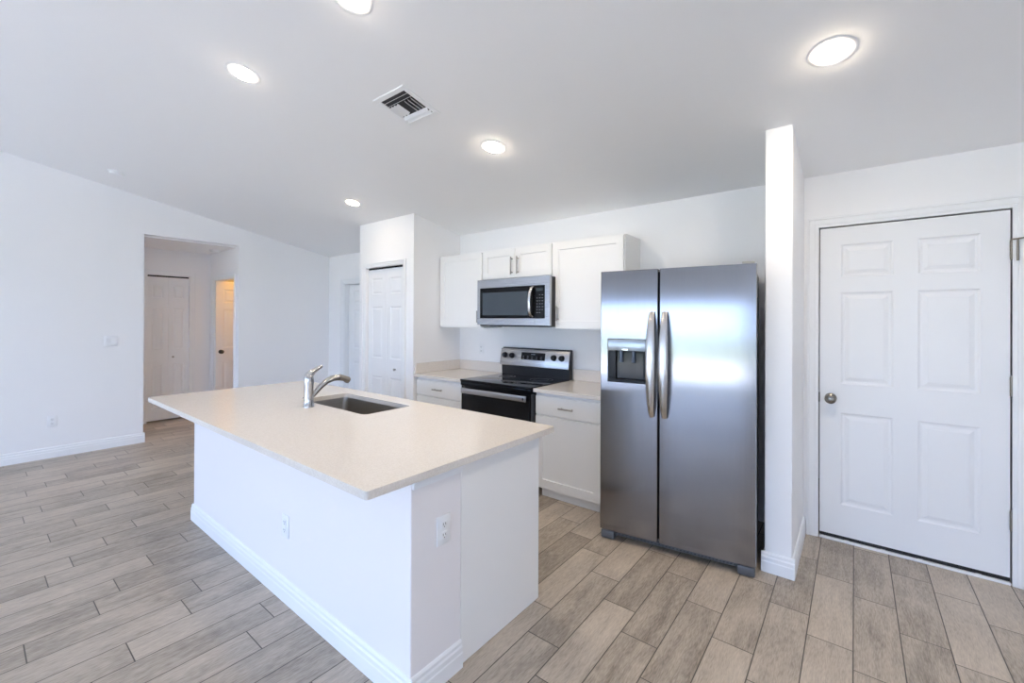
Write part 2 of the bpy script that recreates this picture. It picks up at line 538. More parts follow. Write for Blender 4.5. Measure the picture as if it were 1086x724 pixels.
# hall beyond the opening, and the lit bathroom beside it
m = MB(); m.box(HX - .7, XL - TH, HY0 - .1, HY + 1.3, HZ, HZ + .08)
struct(m.build('ceiling_hall', CEIL))
CD = (1.565, 2.050, 2.055)       # closet doors in the hall back wall (y0, y1, top)
m = MB()
m.box(HX - .1, HX, HY0, CD[0], 0, HZ); m.box(HX - .1, HX, CD[1], HY, 0, HZ); m.box(HX - .1, HX, CD[0], CD[1], CD[2], HZ)
m.box(HX - .7, HX - .6, CD[0] - .2, CD[1] + .2, 0, HZ)
m.box(HX - .6, HX - .1, CD[0] - .2, CD[0] - .1, 0, HZ); m.box(HX - .6, HX - .1, CD[1] + .1, CD[1] + .2, 0, HZ)
struct(m.build('wall_hall_back', WALL))
HW = (-7.45, -6.95, .95, 1.55)   # unseen window added at the hall's far end to let daylight in
m = MB(); m.box(HX - .1, HW[0], HY0 - .1, HY0, 0, HZ); m.box(HW[1], XL - TH, HY0 - .1, HY0, 0, HZ); m.box(HW[0], HW[1], HY0 - .1, HY0, 0, HW[2]); m.box(HW[0], HW[1], HY0 - .1, HY0, HW[3], HZ)
struct(m.build('wall_hall_end', WALL))
r = sroot('added_window_4', ((HW[0] + HW[1]) / 2, HY0 - .05, HW[2]))
m = MB(); m.box(HW[0], HW[1], HY0 - .08, HY0 - .03, HW[2], HW[2] + .04); m.box(HW[0], HW[1], HY0 - .08, HY0 - .03, HW[3] - .04, HW[3]); m.box(HW[0], HW[0] + .04, HY0 - .08, HY0 - .03, HW[2] + .04, HW[3] - .04); m.box(HW[1] - .04, HW[1], HY0 - .08, HY0 - .03, HW[2] + .04, HW[3] - .04)
m.build('window_frame', TRIM, r)
m = MB(); m.box(HW[0] + .02, HW[1] - .02, HY0 - .058, HY0 - .054, HW[2] + .02, HW[3] - .02); m.build('pane', PANE, r)
BD = (-7.48, -6.70, 2.01)        # bathroom doorway in the hall side wall
m = MB()
m.box(HX - .1, BD[0], HY, HY + .1, 0, HZ); m.box(BD[1], XL - TH, HY, HY + .1, 0, HZ); m.box(BD[0], BD[1], HY, HY + .1, BD[2], HZ)
struct(m.build('wall_hall_side', WALL))
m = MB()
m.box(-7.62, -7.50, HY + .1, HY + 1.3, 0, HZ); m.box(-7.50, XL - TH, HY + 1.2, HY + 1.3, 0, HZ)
struct(m.build('wall_bathroom', mat('spill_dark_paint', (.30, .33, .36), .6)))  # unseen walls coloured dark to cut warm spill into the hall

# unseen box beyond the two back-wall doors, added to stop sky light leaking in
m = MB(); m.box(XL - TH, XR + .2, 4.9, 5.0, 0, 2.48); m.box(XL - TH, XL, W + TH, 4.9, 0, 2.48); m.box(XR + .1, XR + .2, W + TH, 4.9, 0, 2.48); m.box(-1.4, -1.3, W + TH, 4.9, 0, 2.38)
struct(m.build('wall_beyond', WALL))
m = MB(); m.box(XL - TH, XR + .2, 3.80, 5.0, 2.48, 2.56); m.box(XL - TH, XR + .2, 3.79, 3.81, 2.39, 2.56); struct(m.build('ceiling_beyond', CEIL))

# ------------------------------------------------------------------ trim
BBP = [(0, 0), (.015, 0), (.015, .060), (.013, .066), (.013, .084), (.009, .092), (.009, .104), (.004, .112), (0, .114)]
def bb(mb, p0, p1, n, ext0=0.0, ext1=0.0):
    """baseboard from p0 to p1 (x, y) on a wall whose outward normal is n"""
    a, b = Vector((*p0, 0)), Vector((*p1, 0))
    d = (b - a).normalized(); n = Vector((*n, 0))
    a = a - d * ext0; b = b + d * ext1
    mb.prism([a + n * t + Vector((0, 0, z)) for t, z in BBP], b - a)
m = MB(); bb(m, (XL, YR), (XL, OY0), (1, 0), 0, .015); bb(m, (XL, OY0), (XL - TH, OY0), (0, 1)); bb(m, (XL, OY1), (XL, W), (1, 0))
bb(m, (XL, OY1), (XL - TH, OY1), (0, -1))
struct(m.build('baseboard_left', TRIM))
m = MB(); bb(m, (XL + .015, W), (D5[0] - .066, W), (0, -1)); bb(m, (D5[1] + .066, W), (PX0, W), (0, -1)); bb(m, (D1[1] + .078, W), (XR, W), (0, -1))
struct(m.build('baseboard_back', TRIM))
m = MB(); bb(m, (STX0, STY), (STX1, STY), (0, -1), .015, .015); bb(m, (STX1, STY), (STX1, W), (1, 0)); bb(m, (STX0, STY), (STX0, W - .01), (-1, 0))
struct(m.build('baseboard_stub', TRIM))
m = MB(); bb(m, (PX0, PY), (PD[0] - .05, PY), (0, -1), .015); bb(m, (PD[1] + .05, PY), (PX1, PY), (0, -1)); bb(m, (PX0, PY), (PX0, W), (-1, 0))
struct(m.build('baseboard_pantry', TRIM))
m = MB(); bb(m, (HX, HY0), (HX, CD[0] - .075), (1, 0)); bb(m, (HX, CD[1] + .075), (HX, HY), (1, 0)); bb(m, (HX + .015, HY), (BD[0] - .06, HY), (0, -1))
struct(m.build('baseboard_hall', TRIM))
m = MB(); bb(m, (XR, YR), (XR, W), (-1, 0)); struct(m.build('baseboard_right', TRIM))
m = MB(); bb(m, (XL, YR), (SLD[0] - .02, YR), (0, 1)); bb(m, (SLD[1] + .02, YR), (XR, YR), (0, 1)); struct(m.build('baseboard_rear', TRIM))

def casing(name, w, h, cw, xf, z0=0.0, rev=.0, jamb=.0):
    """stepped door casing round an opening w wide and h high, local front faces -Y"""
    m = MB()
    for (a, b, t) in ((rev, rev + cw * .30, .012), (rev + cw * .30, rev + cw * .80, .016), (rev + cw * .80, rev + cw, .022)):
        m.box(-b, -a, -t, 0, z0, h + b, .0015, 1, xf=xf)
        m.box(w + a, w + b, -t, 0, z0, h + b, .0015, 1, xf=xf)
        m.box(-a, w + a, -t, 0, h + a, h + b, .0015, 1, xf=xf)
    if jamb:
        m.box(-.004, .014, -.001, jamb, 0, h + .004, xf=xf); m.box(w - .014, w + .004, -.001, jamb, 0, h + .004, xf=xf); m.box(.014, w - .014, -.001, jamb, h - .014, h + .004, xf=xf)
    return struct(m.build(name, TRIM))

CHAIN6 = [(.010, .007), (.022, .008), (.045, .0015)]
def six_panels(w, h, st, mid, rows):
    """two columns of panels, rows = [(z0, z1), ...]"""
    pw = (w - 2 * st - mid) / 2
    return [(a, a + pw, z0, z1) for a in (st, st + pw + mid) for z0, z1 in rows]

# entry door ------------------------------------------------------------------
w1, h1 = D1[1] - D1[0] - .004, D1[2] - .040
casing('trim_1', D1[1] - D1[0], D1[2] + .002, .066, FACE_NY(D1[0], W, 0), rev=.004)
r = sroot('door_1', ((D1[0] + D1[1]) / 2, W, .0))
m = MB()
rows = [(.205, .810), (1.000, 1.600), (1.700, 1.915)]
pans = [(a, b, z0, z1) for a, b in ((.112, .372), (.484, .745)) for z0, z1 in rows]
m.leaf(w1, h1, .040, pans, CHAIN6, FACE_NY(D1[0] + .002, W + .004, .038))
m.build('door_leaf', DOORP, r)
m = MB()
m.box(D1[0], D1[0] + .0032, W + .010, W + .05, .02, D1[2]); m.box(D1[1] - .0035, D1[1], W + .010, W + .05, .02, D1[2]); m.box(D1[0], D1[1], W + .010, W + .05, D1[2] - .003, D1[2] + .004)
m.build('weather_seal', mat('seal_grey', (.16, .16, .16), .7), r)
m = MB(); m.box(D1[0] + .002, D1[1] - .002, W + .006, W + .06, .016, .0375); m.build('door_sweep', BLACKPL, r)
m = MB(); m.box(D1[0], D1[1], W - .012, W + .11, 0.0, .015, .004)
for fx in (.17, .38, .58, .86):
    m.box(D1[0] + fx * .86 - .012, D1[0] + fx * .86 + .012, W - .008, W + .003, .014, .019)
m.build('threshold', TRIM, r)
m = MB()
kx, kz = -.125, .938
m.lathe([(0, 0), (.032, 0), (.033, .004), (.026, .010), (.013, .013), (.011, .028), (.015, .034), (.026, .042), (.032, .053), (.030, .063), (.020, .070), (.006, .071), (.005, .069), (0, .069)], AIM((kx, W + .004, kz), (0, -1, 0)))
kn = m.build('door_knob', mat('knob_nickel', (.24, .225, .205), .3, 1.0), r, smooth=35)
m = MB(); m.box(D1[0] - .006, D1[0] + .0025, W - .002, W + .012, kz - .032, kz + .032); m.build('strike_plate', SLOTM, r)
for i, zh in enumerate((1.845, 1.094, .356)):
    m = MB()
    for k in range(5):
        z0 = zh - .052 + k * .021
        m.tube([(D1[1] + .001, W - .004, z0), (D1[1] + .001, W - .004, z0 + .0195)], .0065, 12)
    m.tube([(D1[1] + .001, W - .004, zh - .058), (D1[1] + .001, W - .004, zh + .058)], .0045, 10)
    m.box(D1[1] + .001, D1[1] + .012, W - .003, W + .010, zh - .050, zh + .050)
    hg = m.build('hinge', HINGEM, r, smooth=40)
    if i == 0:
        m = MB()
        m.tube([(D1[1] + .001, W - .006, zh + .058), (D1[1] + .020, W - .026, zh + .057), (D1[1] + .044, W - .034, zh + .060)], .0045, 10)
        m.tube([(D1[1] + .020, W - .024, zh + .056), (D1[1] + .020, W - .024, zh - .062)], .005, 10)
        m.build('door_stop', HINGEM, hg, smooth=40)

# pantry bifold ------------------------------------------------------------------
def bifold(name, y_or_x, w, h, rows, make_xf, knob_leaf, z0=.018, zt=None):
    """two hinged leaves filling an opening w wide"""
    o0 = make_xf(0, 0, 0)
    r = sroot(name, o0 @ Vector((w / 2, 0, 0)))
    lw = w / 2 - .004
    for k in range(2):
        m = MB()
        m.leaf(lw, h - z0 - .022, .032, [(.072 if lw > .3 else .055, lw - (.072 if lw > .3 else .055), a, b) for a, b in rows], [(.009, .007), (.016, .008), (.034, .0015)], make_xf(.003 + k * (lw + .003), .030, z0))
        lf = m.build('door_leaf', DOORP, r)
        if k == knob_leaf:
            m = MB()
            c = make_xf(.003 + k * (lw + .003) + lw * .50 if lw > .3 else .003 + k * (lw + .003) + .05, .030, .90)
            m.lathe([(0, 0), (.008, 0), (.007, .010), (.013, .016), (.014, .022), (.009, .027), (0, .028)], c @ Matrix.Rotation(PI / 2, 4, 'X'))
            m.build('knob', NICKEL, lf, smooth=40)
    m = MB(); m.box(.002, w - .002, .034, .060, h - .020, h - .001, xf=make_xf(0, 0, 0)); m.build('track', BLACKGAP, r)
    m = MB(); m.box(.0005, .003, .050, .062, z0, h, xf=make_xf(0, 0, 0)); m.box(w - .003, w - .0005, .050, .062, z0, h, xf=make_xf(0, 0, 0)); m.build('side_gap', BLACKGAP, r)
    return r
rows3 = [(.16, .785), (.99, 1.575), (1.715, 1.900)]
casing('trim_2', PD[1] - PD[0], PD[2], .050, FACE_NY(PD[0], PY, 0))
bifold('door_2', PY, PD[1] - PD[0], PD[2], rows3, lambda x, y, z: FACE_NY(PD[0] + x, PY + y, z), 1)

# hall closet bifold
casing('trim_3', CD[1] - CD[0], CD[2], .070, FACE_PX(HX, CD[0], 0))
bifold('door_3', HX, CD[1] - CD[0], CD[2], rows3, lambda x, y, z: T(HX, CD[0], 0) @ Matrix.Rotation(PI / 2, 4, 'Z') @ T(x, y, z), 1)

# bathroom doorway casing and the golden-lit closet door seen through it
casing('trim_4', BD[1] - BD[0], BD[2], .060, FACE_NY(BD[0], HY, 0))
r = sroot('door_4', (-7.46, HY + .40, 0))
m = MB()
m.leaf(.70, 2.0, .035, six_panels(.70, 2.0, .10, .09, [(.20, .80), (1.0, 1.58), (1.68, 1.88)]), CHAIN6, FACE_PX(-7.442, HY + .006, .012))
m.build('door_leaf', DOORP, r)
m = MB()
m.lathe([(0, 0), (.030, 0), (.030, .006), (.012, .012), (.012, .030), (.026, .042), (.029, .052), (.020, .064), (0, .066)], AIM((-7.442, HY + .075, .955), (1, 0, 0)))
m.build('door_knob', BLACKPL, r, smooth=40)

# far door in the back wall, beyond the pantry
casing('trim_5', D5[1] - D5[0], D5[2], .066, FACE_NY(D5[0], W, 0), jamb=TH)
r = sroot('door_5', ((D5[0] + D5[1]) / 2, W + .08, 0))
m = MB()
m.leaf(D5[1] - D5[0] - .034, D5[2] - .032, .035, six_panels(D5[1] - D5[0] - .034, 1.97, .115, .11, [(.20, .80), (1.0, 1.58), (1.68, 1.87)]), CHAIN6, FACE_NY(D5[0] + .017, W + .075, .012))
m.build('door_leaf', DOORP, r)

# ------------------------------------------------------------------ kitchen island
CT = .885                       # top of the worktops
IX0, IX1, IY0, IY1 = -3.95, -1.246, .815, 1.945
SNK = (-3.045, -2.262, 1.462, 1.812)

def rrect(x0, x1, y0, y1, r, n=6):
    out = []
    for cx, cy, a0 in ((x1 - r, y1 - r, 0), (x0 + r, y1 - r, PI / 2), (x0 + r, y0 + r, PI), (x1 - r, y0 + r, 1.5 * PI)):
        for k in range(n + 1):
            a = a0 + PI / 2 * k / n
            out.append((cx + r * math.cos(a), cy + r * math.sin(a)))
    return out

def slab_with_hole(outer, inner, z0, z1):
    m = MB(); b = bmesh.new()
    es = []
    for loop in (outer, inner):
        vs = [b.verts.new((x, y, z1)) for x, y in loop]
        es += [b.edges.new((vs[i], vs[(i + 1) % len(vs)])) for i in range(len(vs))]
    bmesh.ops.triangle_fill(b, use_beauty=True, use_dissolve=False, edges=es, normal=(0, 0, 1))
    ret = bmesh.ops.extrude_face_region(b, geom=list(b.faces))
    for v in [g for g in ret['geom'] if isinstance(g, bmesh.types.BMVert)]:
        v.co.z = z0
    bmesh.ops.recalc_face_normals(b, faces=list(b.faces))
    m._merge(b)
    return m
m = slab_with_hole(rrect(IX0, IX1, IY0, IY1, .012), rrect(*SNK, .035), CT - .030, CT)
tag(m.build('island_countertop', QUARTZ, bevel=.004), 'large cream speckled quartz worktop on the island, with sink cutout', 'countertop')

# knee wall under the overhang
KX0, KX1, KY0, KY1 = -3.735, -1.292, 1.034, 1.296
kw = thing('island_knee_wall', 'white painted half wall carrying the overhang of the island worktop', 'half wall', ((KX0 + KX1) / 2, (KY0 + KY1) / 2, 0))
m = MB(); m.box(KX0, KX1, KY0, KY1, 0, CT - .031); m.build('wall_panel', mat('island_paint', (.845, .82, .825), .6), kw, bevel=.005)
m = MB()
bb(m, (KX0, KY0), (KX1, KY0), (0, -1), .015, .015); bb(m, (KX1, KY0), (KX1, KY1), (1, 0), 0, .0); bb(m, (KX0, KY0), (KX0, KY1), (-1, 0))
m.build('baseboard', TRIM, kw)
m = MB()
m.box(KX1, KX1 + .012, KY0 + .004, KY1, CT - .072, CT - .031, .002); m.box(KX1, KX1 + .018, KY0 + .004, KY1 + .003, CT - .050, CT - .031, .003)
m.build('top_moulding', TRIM, kw)

# cabinet run behind the knee wall
ic = thing('island_cabinet', 'white island base cabinet with plain end panel and three doors on its kitchen side', 'cabinet', ((KX0 + KX1) / 2, 1.58, 0))
CX0, CX1, CY0, CY1 = KX0, -1.305, KY1 + .001, 1.842
m = MB()
m.box(CX0, CX0 + .018, CY0, CY1, .09, CT - .031)
m.box(CX0 + .018, CX1, CY0, CY0 + .012, .09, CT - .031)
m.box(CX0 + .018, CX1, CY0 + .012, CY1, .09, .11)
m.box(SNK[0] - .09, SNK[0] - .072, CY0 + .012, CY1 - .02, .11, CT - .034); m.box(SNK[1] + .072, SNK[1] + .09, CY0 + .012, CY1 - .02, .11, CT - .034)
m.box(CX0 + .018, CX1, CY1 - .02, CY1, .11, CT - .031)
m.box(CX0 + .02, CX1, CY0 + .01, CY1 - .07, 0, .09)
m.build('body', CAB, ic)
m = MB(); m.box(CX1 + .0005, CX1 + .0125, CY0, CY1 + .024, 0, CT - .031, .001, 1); m.build('end_panel', CAB, ic)
SHAKER = [(.0005, .007), (.002, .0085)]
def shaker(w, h, fr=.058):
    return [(fr, w - fr, fr, h - fr)]
nd = 4
dw = (CX1 - CX0 - .02) / nd
for k in range(nd):
    m = MB(); m.leaf(dw - .006, .70, .020, shaker(dw - .006, .70), SHAKER, FACE_PY(CX0 + .008 + (k + 1) * dw, CY1 + .021, .105))
    dr = m.build('door', CAB, ic)
    m = MB()
    hx = CX0 + .008 + k * dw + (dw - .04 if k % 2 == 0 else .04)
    m.tube([(hx, CY1 + .050, .66), (hx, CY1 + .050, .78)], .006, 10); m.tube([(hx, CY1 + .021, .68), (hx, CY1 + .050, .68)], .005, 8); m.tube([(hx, CY1 + .021, .76), (hx, CY1 + .050, .76)], .005, 8)
    m.build('handle', NICKEL, dr, smooth=40)

# sink and faucet
sk = thing('kitchen_sink', 'stainless undermount sink bowl set into the island worktop', 'sink', ((SNK[0] + SNK[1]) / 2, (SNK[2] + SNK[3]) / 2, CT - .24))
m = MB(); b = bmesh.new()
rings = []
x0, x1, y0, y1 = SNK
for g, r_, z in ((.008, .042, CT - .0305), (.006, .040, CT - .0305), (.004, .040, CT - .05), (-.004, .045, CT - .19), (-.012, .05, CT - .215), (-.035, .05, CT - .225), (-.12, .04, CT - .229)):
    rings.append([b.verts.new((x, y, z)) for x, y in rrect(x0 - g, x1 + g, y0 - g, y1 + g, r_)])
for a, c in zip(rings, rings[1:]):
    for i in range(len(a)):
        b.faces.new((a[i], a[(i + 1) % len(a)], c[(i + 1) % len(a)], c[i]))
b.faces.new(rings[-1])
bmesh.ops.recalc_face_normals(b, faces=list(b.faces))
m._merge(b)
bo = m.build('bowl', SINKM, sk, smooth=50)
sd = bo.modifiers.new('shell', 'SOLIDIFY'); sd.thickness = .0015; sd.offset = -1
m = MB(); m.lathe([(0, .002), (.020, .002), (.022, .004), (.040, .005), (.044, .001), (.044, 0)], T((x0 + x1) / 2, (y0 + y1) / 2, CT - .2285)); m.build('drain', CHROME, sk, smooth=40)

FX, FY = -2.742, 1.372
fc = thing('kitchen_faucet', 'single-lever chrome faucet with pull-out spout behind the island sink', 'faucet', (FX, FY, CT))
m = MB()
m.lathe([(0, 0), (.034, 0), (.034, .006), (.031, .010), (.029, .05), (.028, .13), (.030, .165), (.029, .190), (.022, .206), (.010, .213), (0, .214)], T(FX, FY, CT))
m.build('faucet_body', CHROME, fc, smooth=40)
m = MB()
m.tube([(FX, FY - .008, CT + .180), (FX, FY + .004, CT + .205), (FX, FY + .030, CT + .226), (FX + .002, FY + .060, CT + .243), (FX + .004, FY + .080, CT + .252), (FX + .005, FY + .088, CT + .254)], [.020, .021, .014, .010, .009, .005], 14, flat=1.25)
m.build('lever_handle', CHROME, fc, smooth=60)
m = MB()
sp = [(0, .010, .055), (0, .040, .085), (0, .078, .123), (0, .120, .153), (0, .165, .168), (0, .205, .168)]
m.tube([(FX + a, FY + b_, CT + c) for a, b_, c in sp], [.015, .017, .018, .019, .020, .020], 16)
m.build('spout', CHROME, fc, smooth=60)
m = MB()
hd = [(0, .206, .168), (0, .222, .166), (0, .246, .158), (0, .268, .146), (0, .278, .140)]
m.tube([(FX + a, FY + b_, CT + c) for a, b_, c in hd], [.0215, .021, .0195, .024, .021], 16)
m.build('spray_head', NICKEL, fc, smooth=50)
m = MB(); m.tube([(FX - .028, FY - .002, CT + .045), (FX - .055, FY - .006, CT + .052)], [.006, .008], 10); m.build('side_button', CHROME, fc, smooth=50)

# ------------------------------------------------------------------ outlets and switches
def wall_plate(label, xf, kind='outlet', group=None):
    """local front faces -Y, centred at the origin of xf"""
    o = xf @ Vector((0, 0, 0))
    r = thing('wall_outlet' if kind == 'outlet' else 'light_switch', label, 'outlet' if kind == 'outlet' else 'switch', o, group=group)
    wd = .036 if kind != 'double' else .059
    m = MB(); m.box(-wd, wd, -.006, 0, -.058, .058, .004, 2, xf=xf); m.build('cover_plate', WHITEPL, r, smooth=40)
    if kind == 'outlet':
        for z in (.021, -.021):
            m = MB(); m.box(-.016, .016, -.009, -.005, z - .0145, z + .0145, .003, 2, xf=xf)
            rc = m.build('socket', WHITEPL, r, smooth=40)
            m = MB()
            m.box(-.0075, -.0050, -.0094, -.0088, z - .002, z + .008, xf=xf); m.box(.0050, .0075, -.0094, -.0088, z - .001, z + .007, xf=xf)
            m.tube([xf @ Vector((0, -.0094, z - .008)), xf @ Vector((0, -.0088, z - .008))], .0026, 10)
            m.build('slots', SLOTM, rc)
    else:
        for x in ((0,) if kind == 'single' else (-.023, .023)):
            m = MB(); m.prism([(x - .016, -.006, -.033), (x - .016, -.0075, -.033), (x - .016, -.011, .033), (x - .016, -.006, .033)], (.032, 0, 0), xf=xf)
            m.build('rocker', WHITEPL, r)
    return r
wall_plate('white rocker switch plate on the left wall beside the hall opening', FACE_PX(XL, 1.02, 1.193), 'double')
wall_plate('white outlet low on the left wall above the baseboard', FACE_PX(XL, .572, .378))
wall_plate('white outlet on the long front of the island under the overhang', FACE_NY(-2.295, KY0, .383))
wall_plate('white outlet on the narrow end of the island half wall', FACE_PX(KX1, 1.194, .608))
wall_plate('white outlet on the back wall above the left quartz backsplash', FACE_NY(-3.262, W, 1.125))

# ------------------------------------------------------------------ cabinets along the back wall
def pull(parent, p0, p1, out, r=.0068):
    """bar pull between p0 and p1 standing off along -Y"""
    m = MB()
    p0, p1 = Vector(p0), Vector(p1)
    d = (p1 - p0).normalized(); o = Vector((0, -out, 0))
    m.tube([p0 + o, p1 + o], r, 12)
    for q in (p0 + d * .018, p1 - d * .018):
        m.tube([q, q + o], r * .8, 10)
    return m.build('handle', NICKEL, parent, smooth=40)

YF = 2.935                      # base door faces
def base_cabinet(label, x0, x1, hinge_left):
    r = thing('base_cabinet', label, 'cabinet', ((x0 + x1) / 2, 3.25, 0))
    m = MB(); m.box(x0, x1, YF + .021, W - .002, .085, CT - .031); m.build('body', CAB, r)
    m = MB(); m.box(x0 + (.045 if hinge_left else 0), x1, YF + .045, YF + .063, 0, .084); m.build('toe_kick', CAB, r)
    m = MB(); m.leaf(x1 - x0 - .012, .150, .020, [], SHAKER, FACE_NY(x0 + .006, YF, .678)); dr = m.build('drawer', CAB, r, bevel=.002)
    cx = (x0 + x1) / 2
    pull(dr, (cx - .065, YF, .748), (cx + .065, YF, .748), .028)
    m = MB(); m.leaf(x1 - x0 - .012, .585, .020, shaker(x1 - x0 - .012, .585, .07), SHAKER, FACE_NY(x0 + .006, YF, .080)); d = m.build('door', CAB, r)
    hx = x0 + .040 if hinge_left else x1 - .040
    pull(d, (hx, YF, .475), (hx, YF, .595), .028)
    return r
RX0, RX1 = -2.907, -2.083       # the range
base_cabinet('white base cabinet between the pantry and the range', PX1 + .012, RX0 - .006, False)
base_cabinet('white base cabinet between the range and the refrigerator', RX1 + .008, -1.462, True)

def counter(label, x0, x1, left_splash):
    r = thing('countertop', label, 'countertop', ((x0 + x1) / 2, 3.25, CT - .03))
    m = MB(); m.box(x0, x1, YF - .022, W - .001, CT - .0305, CT); m.build('slab', QUARTZ, r, bevel=.003)
    m = MB(); m.box(x0, x1, W - .020, W - .001, CT + .0005, CT + .105); m.build('backsplash', QUARTZ, r, bevel=.002)
    if left_splash:
        m = MB(); m.box(x0, x0 + .019, YF - .010, W - .0205, CT + .0005, CT + .105); m.build('side_splash', QUARTZ, r, bevel=.002)
counter('cream quartz worktop between the pantry wall and the range', PX1 + .001, RX0 - .003, True)
counter('cream quartz worktop between the range and the refrigerator', RX1 + .003, -1.448, False)

YU = 3.255                      # upper door faces
def upper(label, x0, x1, z0, z1, ndoors, pulls):
    r = thing('wall_cabinet', label, 'cabinet', ((x0 + x1) / 2, (YU + W) / 2, z0))
    m = MB(); m.box(x0, x1, YU + .0205, W - .001, z0, z1, .001, 1); m.build('body', CAB, r)
    w = (x1 - x0 - .016) / ndoors
    for k in range(ndoors):
        xa = x0 + .008 + k * w + (.002 if k else 0)
        m = MB(); m.leaf(w - .002, z1 - z0 - .022, .020, shaker(w - .002, z1 - z0 - .022, .062), SHAKER, FACE_NY(xa, YU, z0 + .012))
        d = m.build('door', CAB, r)
        (hx, a, b_) = pulls[k]
        pull(d, (hx, YU, a), (hx, YU, b_), .030)
    return r
UX = (PX1 + .012, -2.962, -2.120, -1.437)
upper('white single-door wall cabinet in the corner left of the microwave', UX[0], UX[1] - .001, 1.365, 2.142, 1, [(UX[1] - .045, 1.42, 1.54)])
upper('short white two-door wall cabinet above the microwave', UX[1], UX[2] - .001, 1.842, 2.142, 2, [(-2.572, 1.885, 2.050), (-2.500, 1.885, 2.050)])
upper('white single-door wall cabinet between microwave and refrigerator', UX[2], UX[3], 1.368, 2.142, 1, [(UX[2] + .065, 1.440, 1.570)])

# ------------------------------------------------------------------ microwave
MX0, MX1, MY, MZ0, MZ1 = -2.932, -2.078, 3.153, 1.400, 1.838
mw = thing('microwave', 'stainless over-the-range microwave with dark glass door', 'microwave', ((MX0 + MX1) / 2, 3.37, MZ0))
m = MB(); m.box(MX0 + .006, MX1 - .006, MY + .034, W - .003, MZ0 - .012, MZ1 - .004, .003); m.build('body', BLACKPL, mw)
m = MB()
gx0, gx1, gz0, gz1 = MX0 + .035, MX1 - .050, 1.462, 1.758
m.leaf(MX1 - MX0, MZ1 - MZ0, .032, [(gx0 - MX0, gx1 - MX0, gz0 - MZ0, gz1 - MZ0)], [(.001, .004), (.002, .004)], FACE_NY(MX0, MY, MZ0))
m.build('front_frame', STEEL, mw, bevel=.003)
gs = -2.238                     # where the door ends and the controls begin
m = MB(); m.box(gx0 + .002, gs, MY - .001, MY + .0035, gz0 + .002, gz1 - .002, .001, 1); gl = m.build('door_glass', BLACKGL, mw)
m = MB(); m.box(gx0 + .035, gs - .075, MY - .0016, MY - .0009, gz0 + .030, gz1 - .048); m.build('window', mat('microwave_window', (.045, .062, .080), .12), gl)
m = MB(); m.box(gs + .002, gx1 - .002, MY - .001, MY + .0035, gz0 + .002, gz1 - .002, .001, 1); cp = m.build('control_panel', BLACKGL, mw)
m = MB()
for rr in range(7):
    for cc in range(3):
        xa = gs + .022 + cc * .028; za = gz0 + .050 + rr * .026
        if (rr, cc) in ((6, 0), (0, 2)):
            continue
        m = MB(); m.box(xa, xa + (.011 if (rr + cc) % 2 else .015), MY - .0015, MY - .0009, za, za + .0045)
        m.build('button_mark', MARKM, cp)
m = MB(); m.box(gs + .020, gx1 - .020, MY - .0015, MY - .0009, gz1 - .052, gz1 - .024); m.build('display', mat('display_glass', (.02, .03, .035), .1), cp)
m = MB()
hp = [(gs - .022, MY + .002, 1.478), (gs - .030, MY - .022, 1.490), (gs - .034, MY - .036, 1.53), (gs - .034, MY - .043, 1.61), (gs - .030, MY - .036, 1.69), (gs - .022, MY - .022, 1.735), (gs - .016, MY + .002, 1.748)]
m.tube(hp, [.013, .016, .017, .018, .017, .016, .013], 14, flat=.62, side=(1, 0, 0))
m.build('handle', HANDLE, mw, smooth=60)
m = MB(); m.box(gs + .001, gs + .0025, MY - .0006, MY + .001, MZ0 + .004, gz0 - .006); m.build('latch_seam', SLOTM, mw)
m = MB()
for k in range(14):
    m.box(MX0 + .10 + k * .045, MX0 + .13 + k * .045, MY + .08, MY + .30, MZ0 - .016, MZ0 - .012)
m.build('grease_filter', GREYPL, mw)

# ------------------------------------------------------------------ range
rg = thing('range', 'freestanding stainless and black electric range with smooth glass top', 'stove', ((RX0 + RX1) / 2, 3.2, 0))
RZ = .893
m = MB(); m.box(RX0 + .004, RX1 - .004, 2.945, 3.555, .04, RZ - .018); m.build('body', BLACKPL, rg, bevel=.003)
m = MB(); m.box(RX0 + .004, RX0 + .02, 2.915, 2.944, .16, RZ - .06); m.build('side_trim', GREYPL, rg)
m = MB(); m.box(RX1 - .02, RX1 - .004, 2.915, 2.944, .16, RZ - .06); m.build('side_trim', GREYPL, rg)
m = MB(); m.box(RX0, RX1, 2.888, 3.50, RZ - .018, RZ, .006, 3)
m.box(RX0 + .004, RX1 - .004, 2.893, 2.945, RZ - .058, RZ - .016, .008, 3)
ck = m.build('cooktop', BLACKGL, rg, smooth=40)
def ring(cx, cy, r0):
    m = MB()
    m.lathe([(r0, 0), (r0 + .0025, 0), (r0 + .0025, .0004), (r0, .0004), (r0, 0)], T(cx, cy, RZ + .0001), 48)
    m.lathe([(r0 * .62, 0), (r0 * .62 + .0015, 0), (r0 * .62 + .0015, .0004), (r0 * .62, .0004), (r0 * .62, 0)], T(cx, cy, RZ + .0001), 48)
    m.build('burner_marking', mat('burner_ring', (.10, .10, .11), .3), ck)
ring(-2.70, 3.06, .115); ring(-2.29, 3.06, .085); ring(-2.70, 3.34, .080); ring(-2.29, 3.34, .105)
m = MB(); m.box(RX0 + .018, RX1 - .018, 2.893, 2.945, .165, .833, .004); od = m.build('oven_door', OVENGL, rg)
m = MB(); m.box(RX0 + .16, RX1 - .16, 2.8915, 2.8928, .30, .62); m.build('oven_window', BLACKGL, od)
m = MB()
m.box(RX0 + .050, RX1 - .030, 2.850, 2.866, .772, .822, .006, 3)
for x in (RX0 + .07, RX1 - .08):
    m.box(x - .012, x + .012, 2.864, 2.894, .782, .812, .003)
hb = m.build('handle', STEEL, od, smooth=40)
